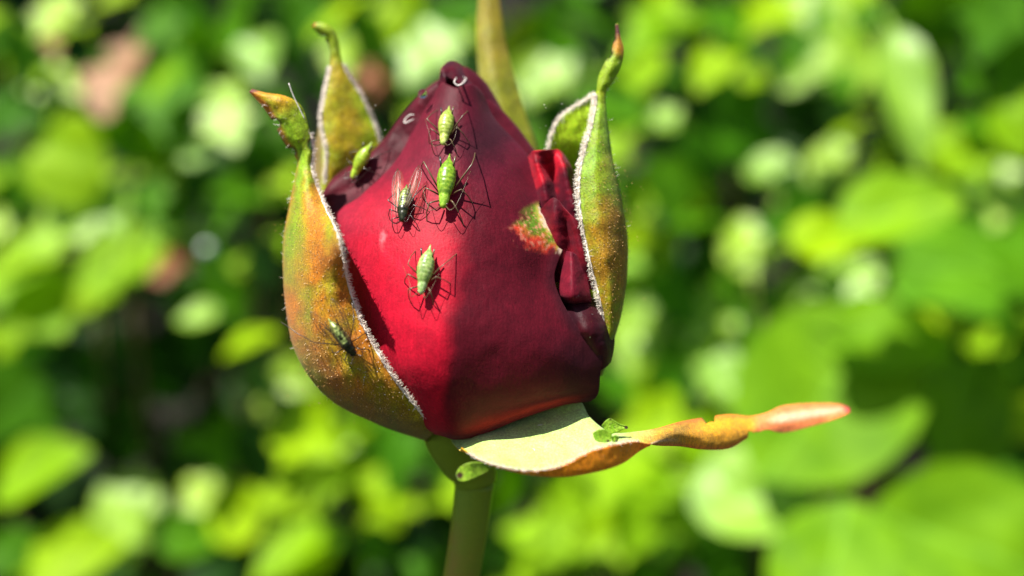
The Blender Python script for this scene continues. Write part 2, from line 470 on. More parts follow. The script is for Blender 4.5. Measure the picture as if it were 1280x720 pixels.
# deeper leaves that fill the plants
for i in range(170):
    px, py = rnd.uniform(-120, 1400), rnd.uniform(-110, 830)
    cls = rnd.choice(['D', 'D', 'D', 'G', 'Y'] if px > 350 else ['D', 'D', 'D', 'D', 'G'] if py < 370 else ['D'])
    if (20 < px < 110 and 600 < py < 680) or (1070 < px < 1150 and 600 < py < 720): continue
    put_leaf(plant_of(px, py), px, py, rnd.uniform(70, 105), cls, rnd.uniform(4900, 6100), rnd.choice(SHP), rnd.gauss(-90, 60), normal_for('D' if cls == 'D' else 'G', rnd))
# woody stems
for k, root in PLO.items():
    bag = Bag(); base = ORIGIN[root.name]
    pts = CENT[k]; r = random.Random(k)
    n = 7 if k != 'bp' else len(pts)
    for i in range(n):
        tgt = pts[(i * 5) % len(pts)] if k != 'bp' else pts[i]
        back = Vector((0, 0.10 if k != 'bp' else 0.03, -0.03))
        end = tgt + back
        mid = (base + end) * 0.5 + Vector((r.uniform(-.03, .03), 0.06, r.uniform(-.03, .03)))
        path = catmull(np.array([base + Vector((r.uniform(-.02, .02), 0, 0)), mid, end]), 10)
        bag.add(tube(path, np.linspace(0.004, 0.0018, 10) * (1 if k != 'bp' else 0.5), 6))
    bag.build("stem", M["vine"] if k != "bp" else M["G"], root)
# dense cover of the bank: leaves beyond counting, deeper, out to the sides, and in an added overhang
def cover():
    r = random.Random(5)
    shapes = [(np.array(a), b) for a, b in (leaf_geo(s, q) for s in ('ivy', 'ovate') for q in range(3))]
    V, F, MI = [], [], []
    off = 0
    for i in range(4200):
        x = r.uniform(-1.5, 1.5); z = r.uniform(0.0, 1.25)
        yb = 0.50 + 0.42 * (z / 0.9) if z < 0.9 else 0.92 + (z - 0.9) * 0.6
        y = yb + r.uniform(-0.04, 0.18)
        if i % 3 == 0: z = r.uniform(0.73, 1.1); y = r.uniform(0.42, 0.95)      # unseen leaf overhang, added above to shade the depths of the ivy
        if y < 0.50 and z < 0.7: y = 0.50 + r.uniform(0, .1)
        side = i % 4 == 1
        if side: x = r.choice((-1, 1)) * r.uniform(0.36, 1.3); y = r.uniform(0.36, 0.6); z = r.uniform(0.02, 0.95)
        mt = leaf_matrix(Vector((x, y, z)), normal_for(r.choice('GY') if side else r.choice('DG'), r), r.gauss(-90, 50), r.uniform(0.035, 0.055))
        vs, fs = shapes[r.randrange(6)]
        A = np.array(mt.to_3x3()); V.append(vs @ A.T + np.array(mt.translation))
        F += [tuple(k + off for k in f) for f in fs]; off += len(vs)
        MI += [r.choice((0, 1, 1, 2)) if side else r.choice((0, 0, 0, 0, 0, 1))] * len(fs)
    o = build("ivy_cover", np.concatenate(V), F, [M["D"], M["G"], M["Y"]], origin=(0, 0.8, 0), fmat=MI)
    tag(o, "dense dark mass of ivy leaves covering the bank behind everything, with an added overhang", "ivy cover", kind="stuff")
cover()
# dead leaves caught in the ivy
for (px, py, sz, d, ang, cls, lb) in [
    (150, 95, 120, 4300, -80, 'B', "large withered tan brown leaf hanging in the ivy at the upper left"),
    (192, 45, 65, 4500, -20, 'B', "small pale brown withered leaf touching the large one at the upper left"),
    (65, 50, 45, 4300, -60, 'R', "small reddish withered leaf at the far upper left among pale ivy leaves"),
    (802, 232, 70, 4200, -70, 'B', "pinkish brown withered leaf just right of the right sepal"),
    (215, 335, 55, 4500, 200, 'R', "rusty withered leaf in the dark gap below the round glint"),
    (462, 110, 130, 4300, -85, 'R', "orange brown withered leaf behind the back left sepal and bud tip")]:
    me = leaf_mesh('ovate', cls, rnd.randrange(4))
    o = link(bpy.data.objects.new("dead_leaf", me))
    o.matrix_world = leaf_matrix(Wv(px, py, d), normal_for(cls, rnd), ang, sz * (1 + d / DIST) * U)
    tag(o, lb, "dead leaf", "withered leaves caught in the ivy")

# ------------------------------------------------------------------ the rose
BASE = Wv(560, 720, 190); BASE.z = 0.0; BASE.x -= 0.03
rose = thing("rose", "dark red rose bud with open sepals on a slim green stem", "rose", BASE)
HIT = []     # (verts, faces) of everything an insect may sit on
def bvh_of(objs):
    vs, fs = [], []
    for v, f in objs:
        o = len(vs); vs += [tuple(p) for p in v]; fs += [tuple(i + o for i in q) for q in f]
    return BVHTree.FromPolygons(vs, fs)

def sheet(name, rows, nv, nu, mats, parent, pig, pig2=None, bites=(), rough=0.0, thick=1.7, rseed=0.0, rsc=40, label=None, flip=False, crisp=False):
    g = loft(rows, nv, nu, crisp)
    if rough:
        n = nz(g[..., 0], g[..., 1], rsc, rseed)
        g = g.copy(); g[..., 2] += rough * n
    keep = None
    if bites:
        c = (g[:-1, :-1] + g[1:, 1:]) / 2
        keep = np.ones((nv - 1, nu - 1), bool)
        for (bx, by, br) in bites:
            wob = 1 + 0.25 * nz(c[..., 0], c[..., 1], br * 0.8, 3.3, 2)
            keep &= np.hypot(c[..., 0] - bx, c[..., 1] - by) > br * wob
    f = grid_faces(nv, nu, keep)
    if flip: f = [q[::-1] for q in f]
    vv, uu = np.meshgrid(np.linspace(0, 1, nv), np.linspace(0, 1, nu), indexing='ij')
    col = pig(g[..., 0], g[..., 1], uu, vv)
    dark = np.zeros(g.shape[:2])
    for (bx, by, br) in bites:
        dark = np.maximum(dark, 1 - sm(br * 0.9, br * 1.0 + 4.0, np.hypot(g[..., 0] - bx, g[..., 1] - by)))
    if bites: col = mix(col, np.array((0.03, 0.012, 0.008)), dark * 0.9)
    at = {"pigment": col.reshape(-1, 3)}
    if pig2 is not None: at["pigment2"] = pig2(g[..., 0], g[..., 1], uu, vv).reshape(-1, 3)
    w = W(g).reshape(-1, 3)
    o = build(name, w, f, mats, parent, at)
    md = o.modifiers.new("thickness", 'SOLIDIFY'); md.thickness = thick * U; md.offset = -1
    if pig2 is not None: md.material_offset = 1; md.material_offset_rim = 1
    if label: o["label"] = label
    HIT.append((w, f))
    return o, g

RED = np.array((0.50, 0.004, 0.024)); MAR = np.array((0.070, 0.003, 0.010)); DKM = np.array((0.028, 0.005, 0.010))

P1 = [
 [(548,110,165),(553,104,143),(560,107,130),(570,111,123),(580,108,127),(590,107,136),(600,116,150),(604,124,168)],
 [(523,150,172),(531,148,132),(548,148,106),(567,150,95),(585,150,100),(600,150,116),(613,150,140),(618,152,166)],
 [(490,203,168),(504,200,126),(532,196,86),(563,195,66),(590,195,72),(620,195,92),(645,193,122),(659,197,156)],
 [(448,244,165),(464,242,120),(506,240,68),(560,240,42),(595,240,46),(635,240,68),(662,240,98),(675,240,128)],
 [(408,272,158),(430,270,110),(490,268,54),(558,268,28),(600,268,32),(642,267,55),(664,264,80),(674,262,106)],
 [(402,300,150),(422,300,98),(482,300,40),(554,300,12),(600,300,18),(645,300,38),(682,299,66),(704,298,92)],
 [(400,350,150),(422,350,92),(480,350,26),(549,350,-6),(598,350,2),(640,350,22),(671,350,46),(692,350,76)],
 [(410,410,140),(435,412,84),(490,412,12),(548,412,-19),(605,410,-12),(655,408,6),(695,405,34),(717,405,66)],
 [(440,460,120),(462,458,68),(505,458,8),(551,458,-15),(610,455,-8),(670,450,8),(722,445,40),(750,440,74)],
 [(480,500,110),(497,500,68),(525,500,25),(560,500,4),(610,498,6),(665,492,18),(715,482,46),(749,468,80)],
 [(520,528,100),(531,530,72),(546,533,50),(568,536,34),(605,529,32),(650,512,38),(703,497,60),(747,490,86)],
 [(541,540,112),(547,541,96),(555,543,80),(572,547,68),(602,541,64),(648,522,64),(700,505,82),(738,499,100)],
]
P1 = [row[:7] + [(row[7][0], row[7][1], row[6][2] + 0.35 * (row[7][2] - row[6][2]))] for row in P1]
def pigP1(x, y, u, v):
    n = nz(x, y, 70, 1.0); nf = nz(x, y, 9, 5.0, 2)
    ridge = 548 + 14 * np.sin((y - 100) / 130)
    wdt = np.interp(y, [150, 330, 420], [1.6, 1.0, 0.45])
    c = mix(RED, MAR, sm(-14, 34, (x - ridge + np.where(y > 380, 9, 18) * n) / wdt) * 0.93)  # maroon tone of the petal, with the right side's shade painted in
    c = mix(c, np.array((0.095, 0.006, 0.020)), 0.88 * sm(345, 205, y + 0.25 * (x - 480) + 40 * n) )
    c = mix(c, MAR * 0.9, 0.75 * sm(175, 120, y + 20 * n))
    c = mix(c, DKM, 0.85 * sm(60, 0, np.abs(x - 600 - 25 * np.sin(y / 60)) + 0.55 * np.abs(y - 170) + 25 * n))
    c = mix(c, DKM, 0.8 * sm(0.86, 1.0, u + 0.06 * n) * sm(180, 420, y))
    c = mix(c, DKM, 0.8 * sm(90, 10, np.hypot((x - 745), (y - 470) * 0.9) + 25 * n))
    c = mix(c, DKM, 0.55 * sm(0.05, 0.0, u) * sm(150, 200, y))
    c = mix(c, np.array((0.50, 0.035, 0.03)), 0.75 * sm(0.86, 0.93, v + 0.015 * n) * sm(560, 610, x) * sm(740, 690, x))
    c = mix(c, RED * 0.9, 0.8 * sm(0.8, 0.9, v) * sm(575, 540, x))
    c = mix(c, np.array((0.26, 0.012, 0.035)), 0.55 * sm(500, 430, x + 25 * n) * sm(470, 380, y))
    # pale dry streaks left of the ridge
    c = mix(c, np.array((0.8, 0.28, 0.26)), 0.75 * sm(10, 0, np.hypot((x - 499), (y - 250) * 0.33) + 5 * nf))
    c = mix(c, np.array((0.75, 0.2, 0.22)), 0.6 * sm(5, 0, np.hypot((x - 480 + 0.15 * (y - 300)), (y - 300) * 0.35) + 5 * nf))
    # nibbled, healed edge: green, orange and white grains
    ex = np.interp(y, [250, 262, 282, 292, 299, 306, 318], [676, 674, 680, 690, 703, 703, 697])
    e = ex - x
    g1_ = nz(x, y, 4.5, 12.0, 2); g2_ = nz(x, y, 14, 13.0, 2)
    reach = np.interp(y, [250, 262, 285, 300, 312, 322], [0, 14, 38, 50, 44, 0]) * (1 + 0.35 * g2_ + 0.18 * g1_)
    msk = 0.94 * sm(-0.28, 0.28, (reach - e) / 45.0) * sm(250, 262, y) * sm(322, 308, y + 12 * g2_ + 5 * g1_)
    grn = np.array((0.12, 0.28, 0.015)); org = np.array((0.70, 0.06, 0.03)); wht = np.array((0.66, 0.52, 0.38))
    dc = mix(org, grn, sm(306, 288, y - 0.45 * (x - 668) + 14 * g2_ + 5 * g1_))
    dc = mix(dc, np.array((0.75, 0.30, 0.18)), 0.8 * sm(0.15, 0.4, g1_))
    dc = mix(dc, np.array((0.20, 0.01, 0.02)), 0.6 * sm(-0.2, -0.5, g1_ + 0.5 * g2_))
    dc = mix(dc, np.array((0.5, 0.45, 0.08)), 0.7 * sm(9, 3, e + 5 * g1_))
    dc = mix(dc, np.array((0.30, 0.05, 0.03)), sm(-1.5, -4, e))
    dc = mix(dc, wht, sm(4.0, 1.0, e + 4 * g1_) * sm(-5, -2, e + 2 * g1_))
    c = mix(c, dc, msk)
    return c
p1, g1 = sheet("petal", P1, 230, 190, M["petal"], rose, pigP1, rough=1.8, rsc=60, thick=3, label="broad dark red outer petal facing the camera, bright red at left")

def pigIn(cl, dk, s=40):
    def f(x, y, u, v):
        n = nz(x, y, s, 2.0)
        return mix(cl, dk, np.clip(0.5 + 0.9 * n, 0, 1))
    return f
P2 = [
 [(554,98,162),(549,103,146),(550,112,140),(563,124,135)],
 [(538,108,178),(531,115,152),(535,126,144),(560,134,142)],
 [(512,136,196),(503,146,160),(511,162,150),(540,172,140)],
 [(489,166,200),(480,178,160),(488,198,146),(520,207,130)],
 [(458,198,200),(447,210,156),(458,232,142),(495,240,112)],
 [(424,218,200),(411,233,156),(418,256,142),(465,266,100)],
 [(404,258,195),(398,270,160),(405,288,140),(455,294,85)],
 [(396,335,205),(394,345,175),(402,352,145),(455,352,75)],
]
sheet("petal", P2, 90, 40, M["petal"], rose, pigIn(MAR * 1.5, MAR * 0.8), rough=3, rsc=30, label="purplish petal rolled at its rim behind the front petal's left edge")
P3 = [
 [(588,98,182),(598,109,166),(596,122,150),(580,130,142)],
 [(616,125,188),(624,136,168),(618,150,148),(600,152,130)],
 [(640,151,190),(648,162,167),(641,178,140),(615,182,108)],
 [(662,180,190),(670,192,165),(661,206,138),(630,208,100)],
 [(690,210,190),(694,224,170),(684,236,140),(650,238,105)],
]
sheet("petal", P3, 70, 36, M["petal"], rose, pigIn(MAR * 1.5, MAR), rough=2, rsc=20, label="narrow maroon petal rim right of the bud tip")
P4 = [
 [(661,198,150),(667,189,122),(682,187,114),(697,188,130),(705,196,165)],
 [(664,207,138),(672,206,112),(688,215,136),(703,203,112),(714,212,160)],
 [(668,233,130),(680,232,102),(694,240,130),(711,234,104),(723,240,158)],
 [(670,252,126),(684,254,100),(700,262,122),(718,262,102),(728,260,150)],
 [(676,280,126),(690,285,110),(708,290,118),(722,290,110),(732,288,150)],
]
def pig4(x, y, u, v):
    n = nz(x, y, 26, 8.0)
    c = mix(np.array((0.46, 0.006, 0.02)), MAR * 1.5, sm(0.15, 0.55, v + 0.5 * n + 0.4 * (u - .5)))
    c = mix(c, np.array((0.6, 0.012, 0.03)), 0.8 * sm(10, 4, np.abs(y - 196 - 0.25 * (x - 680))) )
    return mix(c, DKM, 0.6 * sm(0.15, 0.45, n))
P4 = [[(x, y, d - 16) for (x, y, d) in r_] for r_ in P4]
sheet("petal", P4, 90, 60, M["petal"], rose, pig4, rough=2.0, rsc=18, thick=2, crisp=True, label="bright red crumpled petal between front petal and right sepal")
P4B = [
 [(676,262,112),(693,247,96),(708,262,90),(722,277,92),(733,284,140)],
 [(679,276,112),(694,268,90),(709,280,100),(724,294,86),(735,298,145)],
 [(682,296,112),(697,294,92),(712,300,104),(728,314,86),(739,318,145)],
 [(688,324,114),(702,322,98),(718,328,104),(734,338,90),(743,344,145)],
 [(692,352,118),(706,354,106),(723,356,104),(739,362,98),(748,366,145)],
]
P4B = [[(x, y, d - 28) for (x, y, d) in r_] for r_ in P4B]
sheet("petal", P4B, 60, 50, M["petal"], rose, pigIn(np.array((0.22, 0.006, 0.016)), MAR * 1.1, 22), rough=2.0, rsc=18, thick=2, crisp=True, label="maroon creased petal strip between the torn edge and the right sepal")
P5 = [
 [(709,314,100),(714,315,90),(720,319,98)],
 [(703,340,98),(715,341,78),(732,343,98)],
 [(698,366,98),(715,370,72),(738,371,92)],
 [(700,374,106),(716,379,92),(740,378,104)],
]
P5 = [[(x, y, d - 32) for (x, y, d) in r_] for r_ in P5]
sheet("petal", P5, 40, 30, M["petal"], rose, pigIn(np.array((0.20, 0.009, 0.024)), MAR * 1.6, 14), rough=1, rsc=12, thick=1.5, crisp=True, label="small triangular maroon petal fold beside the right sepal")
P6 = [
 [(698,378,118),(712,370,88),(733,372,84),(754,376,116)],
 [(703,398,100),(721,396,60),(743,396,64),(762,398,106)],
 [(714,422,92),(732,421,52),(751,420,60),(767,420,104)],
 [(728,444,88),(743,442,62),(757,440,70),(766,438,104)],
 [(738,466,106),(748,463,86),(757,458,90),(763,452,112)],
]
P6 = [[(x, y, d - 12) for (x, y, d) in r_] for r_ in P6]
sheet("petal", P6, 50, 40, M["petal"], rose, pigIn(MAR * 0.6, DKM * 1.1, 25), rough=3, rsc=20, label="bulging blackish maroon petal fold low at the right edge")
# hooded tip
PT = [
 [(543,113,172),(546,108,150),(552,110,138)],
 [(549,99,176),(549,98,146),(556,104,134)],
 [(556,79,182),(552,85,144),(557,95,134)],
 [(568,76,186),(567,85,152),(566,99,136)],
 [(582,86,186),(580,97,155),(575,105,134)],
 [(592,98,184),(590,107,152),(585,108,138)],
 [(602,113,182),(601,118,158),(596,116,146)],
]
sheet("petal", PT, 60, 30, M["petal"], rose, pigIn(MAR * 1.3, DKM * 1.3, 14), rough=2.0, rsc=12, thick=2, label="hooked dark petal tip at the very top of the bud")
# closed heart of the bud behind the outer petals, spiralling in
def core():
    ys = np.array([84, 92, 105, 130, 165, 200, 250, 300, 360, 420, 480, 520, 548])
    rs = np.array([6, 19, 31, 45, 62, 84, 114, 138, 152, 156, 140, 95, 40])
    yy = np.linspace(84, 548, 70); rr = np.interp(yy, ys, rs)
    vs, nu = [], 72
    for y, r in zip(yy, rr):
        for k in range(nu):
            a = 2 * math.pi * k / nu
            q = r * (1 + 0.04 * math.sin(3 * a + y / 55))
            d = 190 - q * math.cos(a)
            vs.append((578 + (1.0 if math.sin(a) > 0 and y < 470 else 0.9) * q * math.sin(a), y, d))
    vs = np.array(vs); f = []
    for j in range(len(yy) - 1):
        for k in range(nu):
            f.append((j * nu + k, j * nu + (k + 1) % nu, (j + 1) * nu + (k + 1) % nu, (j + 1) * nu + k))
    # depth converts to a true ovoid: keep x/y at the axis depth
    w = W(np.stack([vs[:, 0], vs[:, 1], np.full(len(vs), 190.0)], 1)); w[:, 1] = vs[:, 2] * U
    build("petal", w, f, M["petal"], rose, {"pigment": np.tile(MAR * 0.9, (len(vs), 1))})["label"] = "furled inner petals closed at the heart of the bud"
core()

# ---- sepals
GRN = np.array((0.18, 0.33, 0.008)); OLV = np.array((0.44, 0.42, 0.008)); RST = np.array((0.72, 0.25, 0.010)); ORG = np.array((0.95, 0.32, 0.008))
PALE = np.array((0.52, 0.72, 0.24)); PINKO = np.array((0.92, 0.27, 0.08)); DKR = np.array((0.22, 0.02, 0.015)); LIME = np.array((0.38, 0.55, 0.012))

def fringe(parent, g_edge, g_in, n, length, rad, seed, felt=2.8, spread=0.6):
    """felted rim and hairs along a sepal margin; g_edge, g_in (N,3) px points on the margin and a little inside it"""
    r = random.Random(seed); bag = Bag()
    E = W(g_edge); I = W(g_in); N = len(E)
    if felt:
        k = np.linspace(0, N - 1, 140); idx = k.astype(int)
        path = [Vector(E[i]) for i in idx]
        rr = [0.42 * felt * U * (0.6 + 0.6 * abs(mnoise.noise((q * 0.9, seed, 0)))) * min(1, q / 8 + .2, (140 - q) / 8 + .1) for q in range(140)]
        path = [p + Vector((r.gauss(0, .5), r.gauss(0, .5), r.gauss(0, .5))) * U for p in path]
        bag.add(tube(path, rr, 6))
    for _ in range(int(n * 2.8) if felt else n):
        t = r.uniform(0, N - 1.001); i = int(t)
        p = Vector(E[i] * (1 - (t - i)) + E[min(i + 1, N - 1)] * (t - i))
        out = (Vector(E[i]) - Vector(I[i])).normalized()
        dr = (out + Vector((r.gauss(0, spread), r.gauss(0, spread), r.gauss(0, spread)))).normalized()
        L = length * U * r.uniform(0.4, 1.2)
        b = dr.orthogonal() * L * r.uniform(-0.3, 0.3)
        bag.add(tube([p - dr * 1.5 * U, p + dr * L * 0.5 + b, p + dr * L + b * 0.4], [rad * 0.8 * U, rad * 0.65 * U, rad * 0.25 * U], 3, False))
    o = bag.build("fringe", M["felt"], parent); o["kind"] = "stuff"
    return o

SL = [
 [(545,552,170),(534,552,140),(537,547,110),(541,543,95),(545,539,90)],
 [(492,537,150),(480,533,110),(496,527,60),(512,522,42),(526,516,38)],
 [(425,504,140),(412,498,90),(440,488,25),(468,478,5),(490,470,8)],
 [(385,450,140),(371,443,92),(400,432,22),(430,418,0),(455,410,8)],
 [(368,382,150),(357,378,97),(384,371,24),(413,363,0),(436,358,6)],
 [(364,312,155),(354,308,107),(377,305,36),(402,301,-4),(424,298,-44)],
 [(370,264,155),(361,260,112),(377,258,70),(391,255,62),(403,251,74)],
 [(374,224,140),(369,220,112),(377,218,90),(384,216,86),(390,213,92)],
 [(371,200,122),(372,196,106),(379,193,94),(386,190,92),(391,188,100)],
 [(355,178,106),(358,174,93),(368,170,88),(379,167,90),(387,163,96)],
 [(341,152,99),(346,149,88),(357,144,82),(368,138,86),(377,133,93)],
 [(328,133,93),(333,130,86),(341,126,82),(350,122,83),(357,120,90)],
 [(317,121,92),(319,119,88),(323,118,86),(328,117,87),(333,116,90)],
 [(311,115,93),(312,114,91),(313,113,91),(314,112,91),(315,111,92)],
]
def pigL(x, y, u, v):
    n = nz(x, y, 34, 1.0); f = nz(x, y, 10, 4.0, 2); st = nz(x * 4, y * 0.6, 60, 6.0)
    c = mix(RST, OLV, np.clip(0.35 + 0.9 * n + 0.5 * st, 0, 1))
    strip = sm(0.22, 0.0, np.abs(u - 0.42 + 0.05 * n) ) * sm(0.30, 0.42, v)
    c = mix(c, GRN * 1.6, 0.8 * strip)
    c = mix(c, OLV * 0.8, 0.8 * sm(0.2, 0.06, v))
    c = mix(c, ORG * 0.75, 0.6 * sm(0.30, 0.16, u) * sm(0.2, 0.34, v))
    c = mix(c, GRN * 2.0, 0.85 * sm(0.47, 0.56, v + 0.05 * f) * sm(0.2, .45, u))
    c = mix(c, ORG, 0.8 * sm(0.76, 0.90, v + 0.06 * n + 0.05 * (u - .5)))
    c = mix(c, DKR, sm(0.93, 0.985, v))
    return c
sepl, gl = sheet("sepal", SL, 220, 46, [M["sepal"], M["sepal_in"]], rose, pigL, lambda x, y, u, v: mix(np.tile(LIME * 1.2, x.shape + (1,)), PALE * 0.7, 0 * u + .5),
    bites=[(343,155,6.5),(363,190,6),(391,180,6)], rough=2.5, rsc=24, label="rusty brown and green left sepal with orange nibbled tip")
fringe(sepl, gl[8:150, -1], gl[8:150, -4], 700, 7, 0.45, 11, 3.0)
fringe(sepl, gl[30:190, 10], gl[30:190, 16], 60, 8, 0.35, 12, 0)

SR = [
 [(748,470,135),(752,470,140),(754,468,150),(752,462,170),(742,456,200)],
 [(757,436,86),(761,438,85),(765,434,110),(764,428,170),(745,415,212)],
 [(753,390,66),(766,390,60),(779,382,96),(774,368,170),(735,358,216)],
 [(736,320,58),(760,318,50),(784,312,92),(776,305,165),(722,300,216)],
 [(725,260,62),(752,258,55),(778,255,92),(764,250,160),(706,245,206)],
 [(725,216,74),(748,213,68),(768,210,98),(750,205,150),(690,207,178)],
 [(733,182,86),(748,180,82),(763,180,105),(742,174,140),(688,184,160)],
 [(741,152,98),(750,150,96),(759,150,110),(738,143,134),(699,152,146)],
 [(745,128,108),(751,128,106),(757,128,114),(746,121,130),(720,133,138)],
 [(746,112,112),(751,113,108),(758,114,114),(755,112,124),(744,116,126)],
 [(748,96,112),(756,100,106),(766,103,113),(760,99,121),(750,95,119)],
 [(756,78,110),(766,82,105),(776,84,113),(769,80,120),(758,77,118)],
 [(764,63,112),(772,63,108),(780,63,114),(775,62,120),(766,62,118)],
 [(769,45,116),(773,45,113),(776,46,116),(774,45,120),(771,45,120)],
 [(769,31,118),(771,30,117),(773,30,118),(772,29.5,120),(770,30,120)],
]
def pigR(x, y, u, v):
    n = nz(x, y, 34, 3.0); f = nz(x, y, 10, 9.0, 2)
    c = mix(GRN * 1.3, OLV * np.array((0.8, 1.0, 1)), np.clip(0.3 + n, 0, 1))
    c = mix(c, RST * 0.8, 0.75 * sm(110, 20, np.hypot((x - 768) * 1.6, y - 330) + 50 * n + 25 * f))
    c = mix(c, OLV * 0.6, 0.5 * sm(0.14, 0.03, v))
    c = mix(c, LIME, 0.9 * sm(0.62, 0.7, v))
    c = mix(c, ORG * 0.8, 0.8 * sm(0.80, 0.87, v + 0.04 * n + 0.08 * (u - 0.3)))
    c = mix(c, DKR * 0.5, sm(0.90, 0.95, v))
    return c
sepr, gr = sheet("sepal", SR, 200, 60, [M["sepal"], M["sepal_in"]], rose, pigR, lambda x, y, u, v: mix(np.tile(LIME * 1.9, x.shape + (1,)), LIME * 1.5, np.clip(.3 + nz(x, y, 30, 2), 0, 1)),
    bites=[(757,66,7.5),(766,48,3)], rough=2.2, rsc=26, label="boat shaped green right sepal with woolly white margin and dry brown tip")
fringe(sepr, gr[8:122, 0], gr[8:122, 3], 800, 8, 0.45, 21, 3.6, 0.75)
fringe(sepr, gr[60:128, -1], gr[60:128, -4], 450, 8, 0.45, 22, 3.2, 0.75)
fringe(sepr, gr[40:150, 30], gr[40:150, 22], 50, 8, 0.35, 23, 0)

SBL = [
 [(545,552,200),(545,552,190),(552,552,200),(560,552,215)],
 [(440,480,240),(440,470,205),(470,470,245),(510,470,285)],
 [(398,350,250),(408,345,205),(440,345,255),(490,345,290)],
 [(396,262,240),(407,260,200),(440,262,222),(478,262,245)],
 [(393,226,238),(407,228,196),(440,225,215),(479,216,240)],
 [(393,190,236),(409,190,195),(442,188,212),(476,184,235)],
 [(400,150,235),(402,150,200),(435,148,212),(465,150,232)],
 [(407,115,232),(407,114,208),(430,112,214),(449,116,228)],
 [(412,92,228),(412,91,215),(424,87,215),(433,90,222)],
 [(413,73,225),(414,71,218),(420,69,216),(426,71,220)],
 [(411,57,222),(412,52,216),(417,48,214),(423,50,218)],
 [(404,47,220),(406,42,212),(410,37,210),(415,34,215)],
 [(396,40,218),(397,37,212),(399,33,210),(402,28,214)],
 [(390,33,216),(391,32,214),(392,31,213),(393,29,214)],
]
def pigBL(x, y, u, v):
    n = nz(x, y, 34, 5.0)
    c = mix(OLV * 1.25, LIME * 1.2, np.clip(0.45 + n, 0, 1))
    c = mix(c, RST, 0.3 * sm(70, 10, np.hypot((x - 430), (y - 160) * .7) + 30 * n))
    c = mix(c, np.array((0.35, 0.19, 0.07)), 0.8 * sm(0.3, 0.15, u) * sm(.7, .55, v))
    c = mix(c, LIME, sm(0.66, 0.74, v))
    return mix(c, ORG * 0.8, sm(0.96, 1, v))
sepbl, gbl = sheet("sepal", SBL, 180, 40, [M["sepal"], M["sepal_in"]], rose, pigBL, pigBL, bites=[(405,47,3)], rough=2, rsc=26, label="olive back left sepal with thick white margins and hooked green tip")
ci = 13
fringe(sepbl, gbl[55:116, ci], gbl[55:116, ci + 3], 500, 6, 0.5, 31, 5.0, 0.7)
fringe(sepbl, gbl[55:118, -1], gbl[55:118, -4], 350, 7, 0.5, 32, 3.6, 0.7)

SB = [
 [(565,552,215),(578,553,220),(592,552,215)],
 [(540,480,310),(590,480,335),(640,480,310)],
 [(530,400,345),(590,400,368),(655,400,345)],
 [(560,300,340),(605,300,352),(668,300,340)],
 [(590,200,318),(625,200,306),(674,200,322)],
 [(596,150,326),(625,150,312),(660,150,330)],
 [(599,110,335),(621,110,322),(648,110,338)],
 [(596,60,348),(613,60,338),(634,60,348)],
 [(596,20,356),(611,20,350),(627,20,356)],
 [(602,-30,362),(611,-30,358),(620,-30,362)],
 [(606,-70,366),(611,-70,364),(616,-70,366)],
]
sepb, gb = sheet("sepal", SB, 120, 24, [M["sepal"], M["sepal_in"]], rose, lambda x, y, u, v: mix(np.array((0.30, 0.33, 0.010)), np.array((0.38, 0.30, 0.012)), sm(0.5, 0.95, v + 0.2 * nz(x, y, 40, 1))), lambda x, y, u, v: np.tile(OLV, x.shape + (1,)),
    rough=3, label="blurred olive sepal standing upright behind the bud tip")

SD = [
 [(562,546,130),(566,554,105),(574,562,80),(577,561,64),(577,559,58)],
 [(600,532,120),(602,548,82),(605,568,52),(604,576,34),(602,575,28)],
 [(640,518,118),(640,548,78),(640,577,42),(638,587,18),(637,585,10)],
 [(682,508,116),(678,545,78),(674,582,40),(670,593,10),(669,588,2)],
 [(722,500,112),(717,540,78),(712,584,36),(708,594,8),(702,582,0)],
 [(738,522,92),(742,543,72),(749,578,36),(747,587,12),(738,564,4)],
 [(764,540,78),(768,548,62),(776,570,38),(777,577,18),(768,556,12)],
 [(797,539,68),(797,544,54),(799,557,36),(799,562,26),(795,552,20)],
 [(822,535,66),(821,541,50),(821,548,40),(821,553,36),(820,557,38)],
 [(850,527,72),(849,535,62),(850,543,58),(850,551,60),(850,558,66)],
 [(880,522,98),(879,532,90),(879,542,86),(879,552,90),(878,562,98)],
 [(912,518,128),(911,528,120),(911,539,117),(911,550,121),(911,561,130)],
 [(937,520,152),(937,526,148),(937,533,146),(937,540,148),(936,547,154)],
 [(958,516,168),(958,522,164),(958,527,162),(958,532,164),(958,537,168)],
 [(980,507,186),(980,516,180),(980,524,178),(980,532,180),(980,541,186)],
 [(1020,504,212),(1020,511,207),(1020,518,205),(1020,524,207),(1021,531,212)],
 [(1048,505,228),(1048,509,226),(1048,513,225),(1049,517,226),(1050,521,228)],
 [(1062,510,236),(1062,511,235),(1062,512,235),(1062,513,235),(1062,514,236)],
]
def pigDo(x, y, u, v):      # outer (lower) skin
    n = nz(x, y, 26, 1.0)
    c = mix(RST * 1.5, ORG, np.clip(0.4 + n, 0, 1))
    c = mix(c, OLV, 0.6 * sm(0.25, 0.05, v))
    return mix(c, PINKO, sm(0.70, 0.76, v))
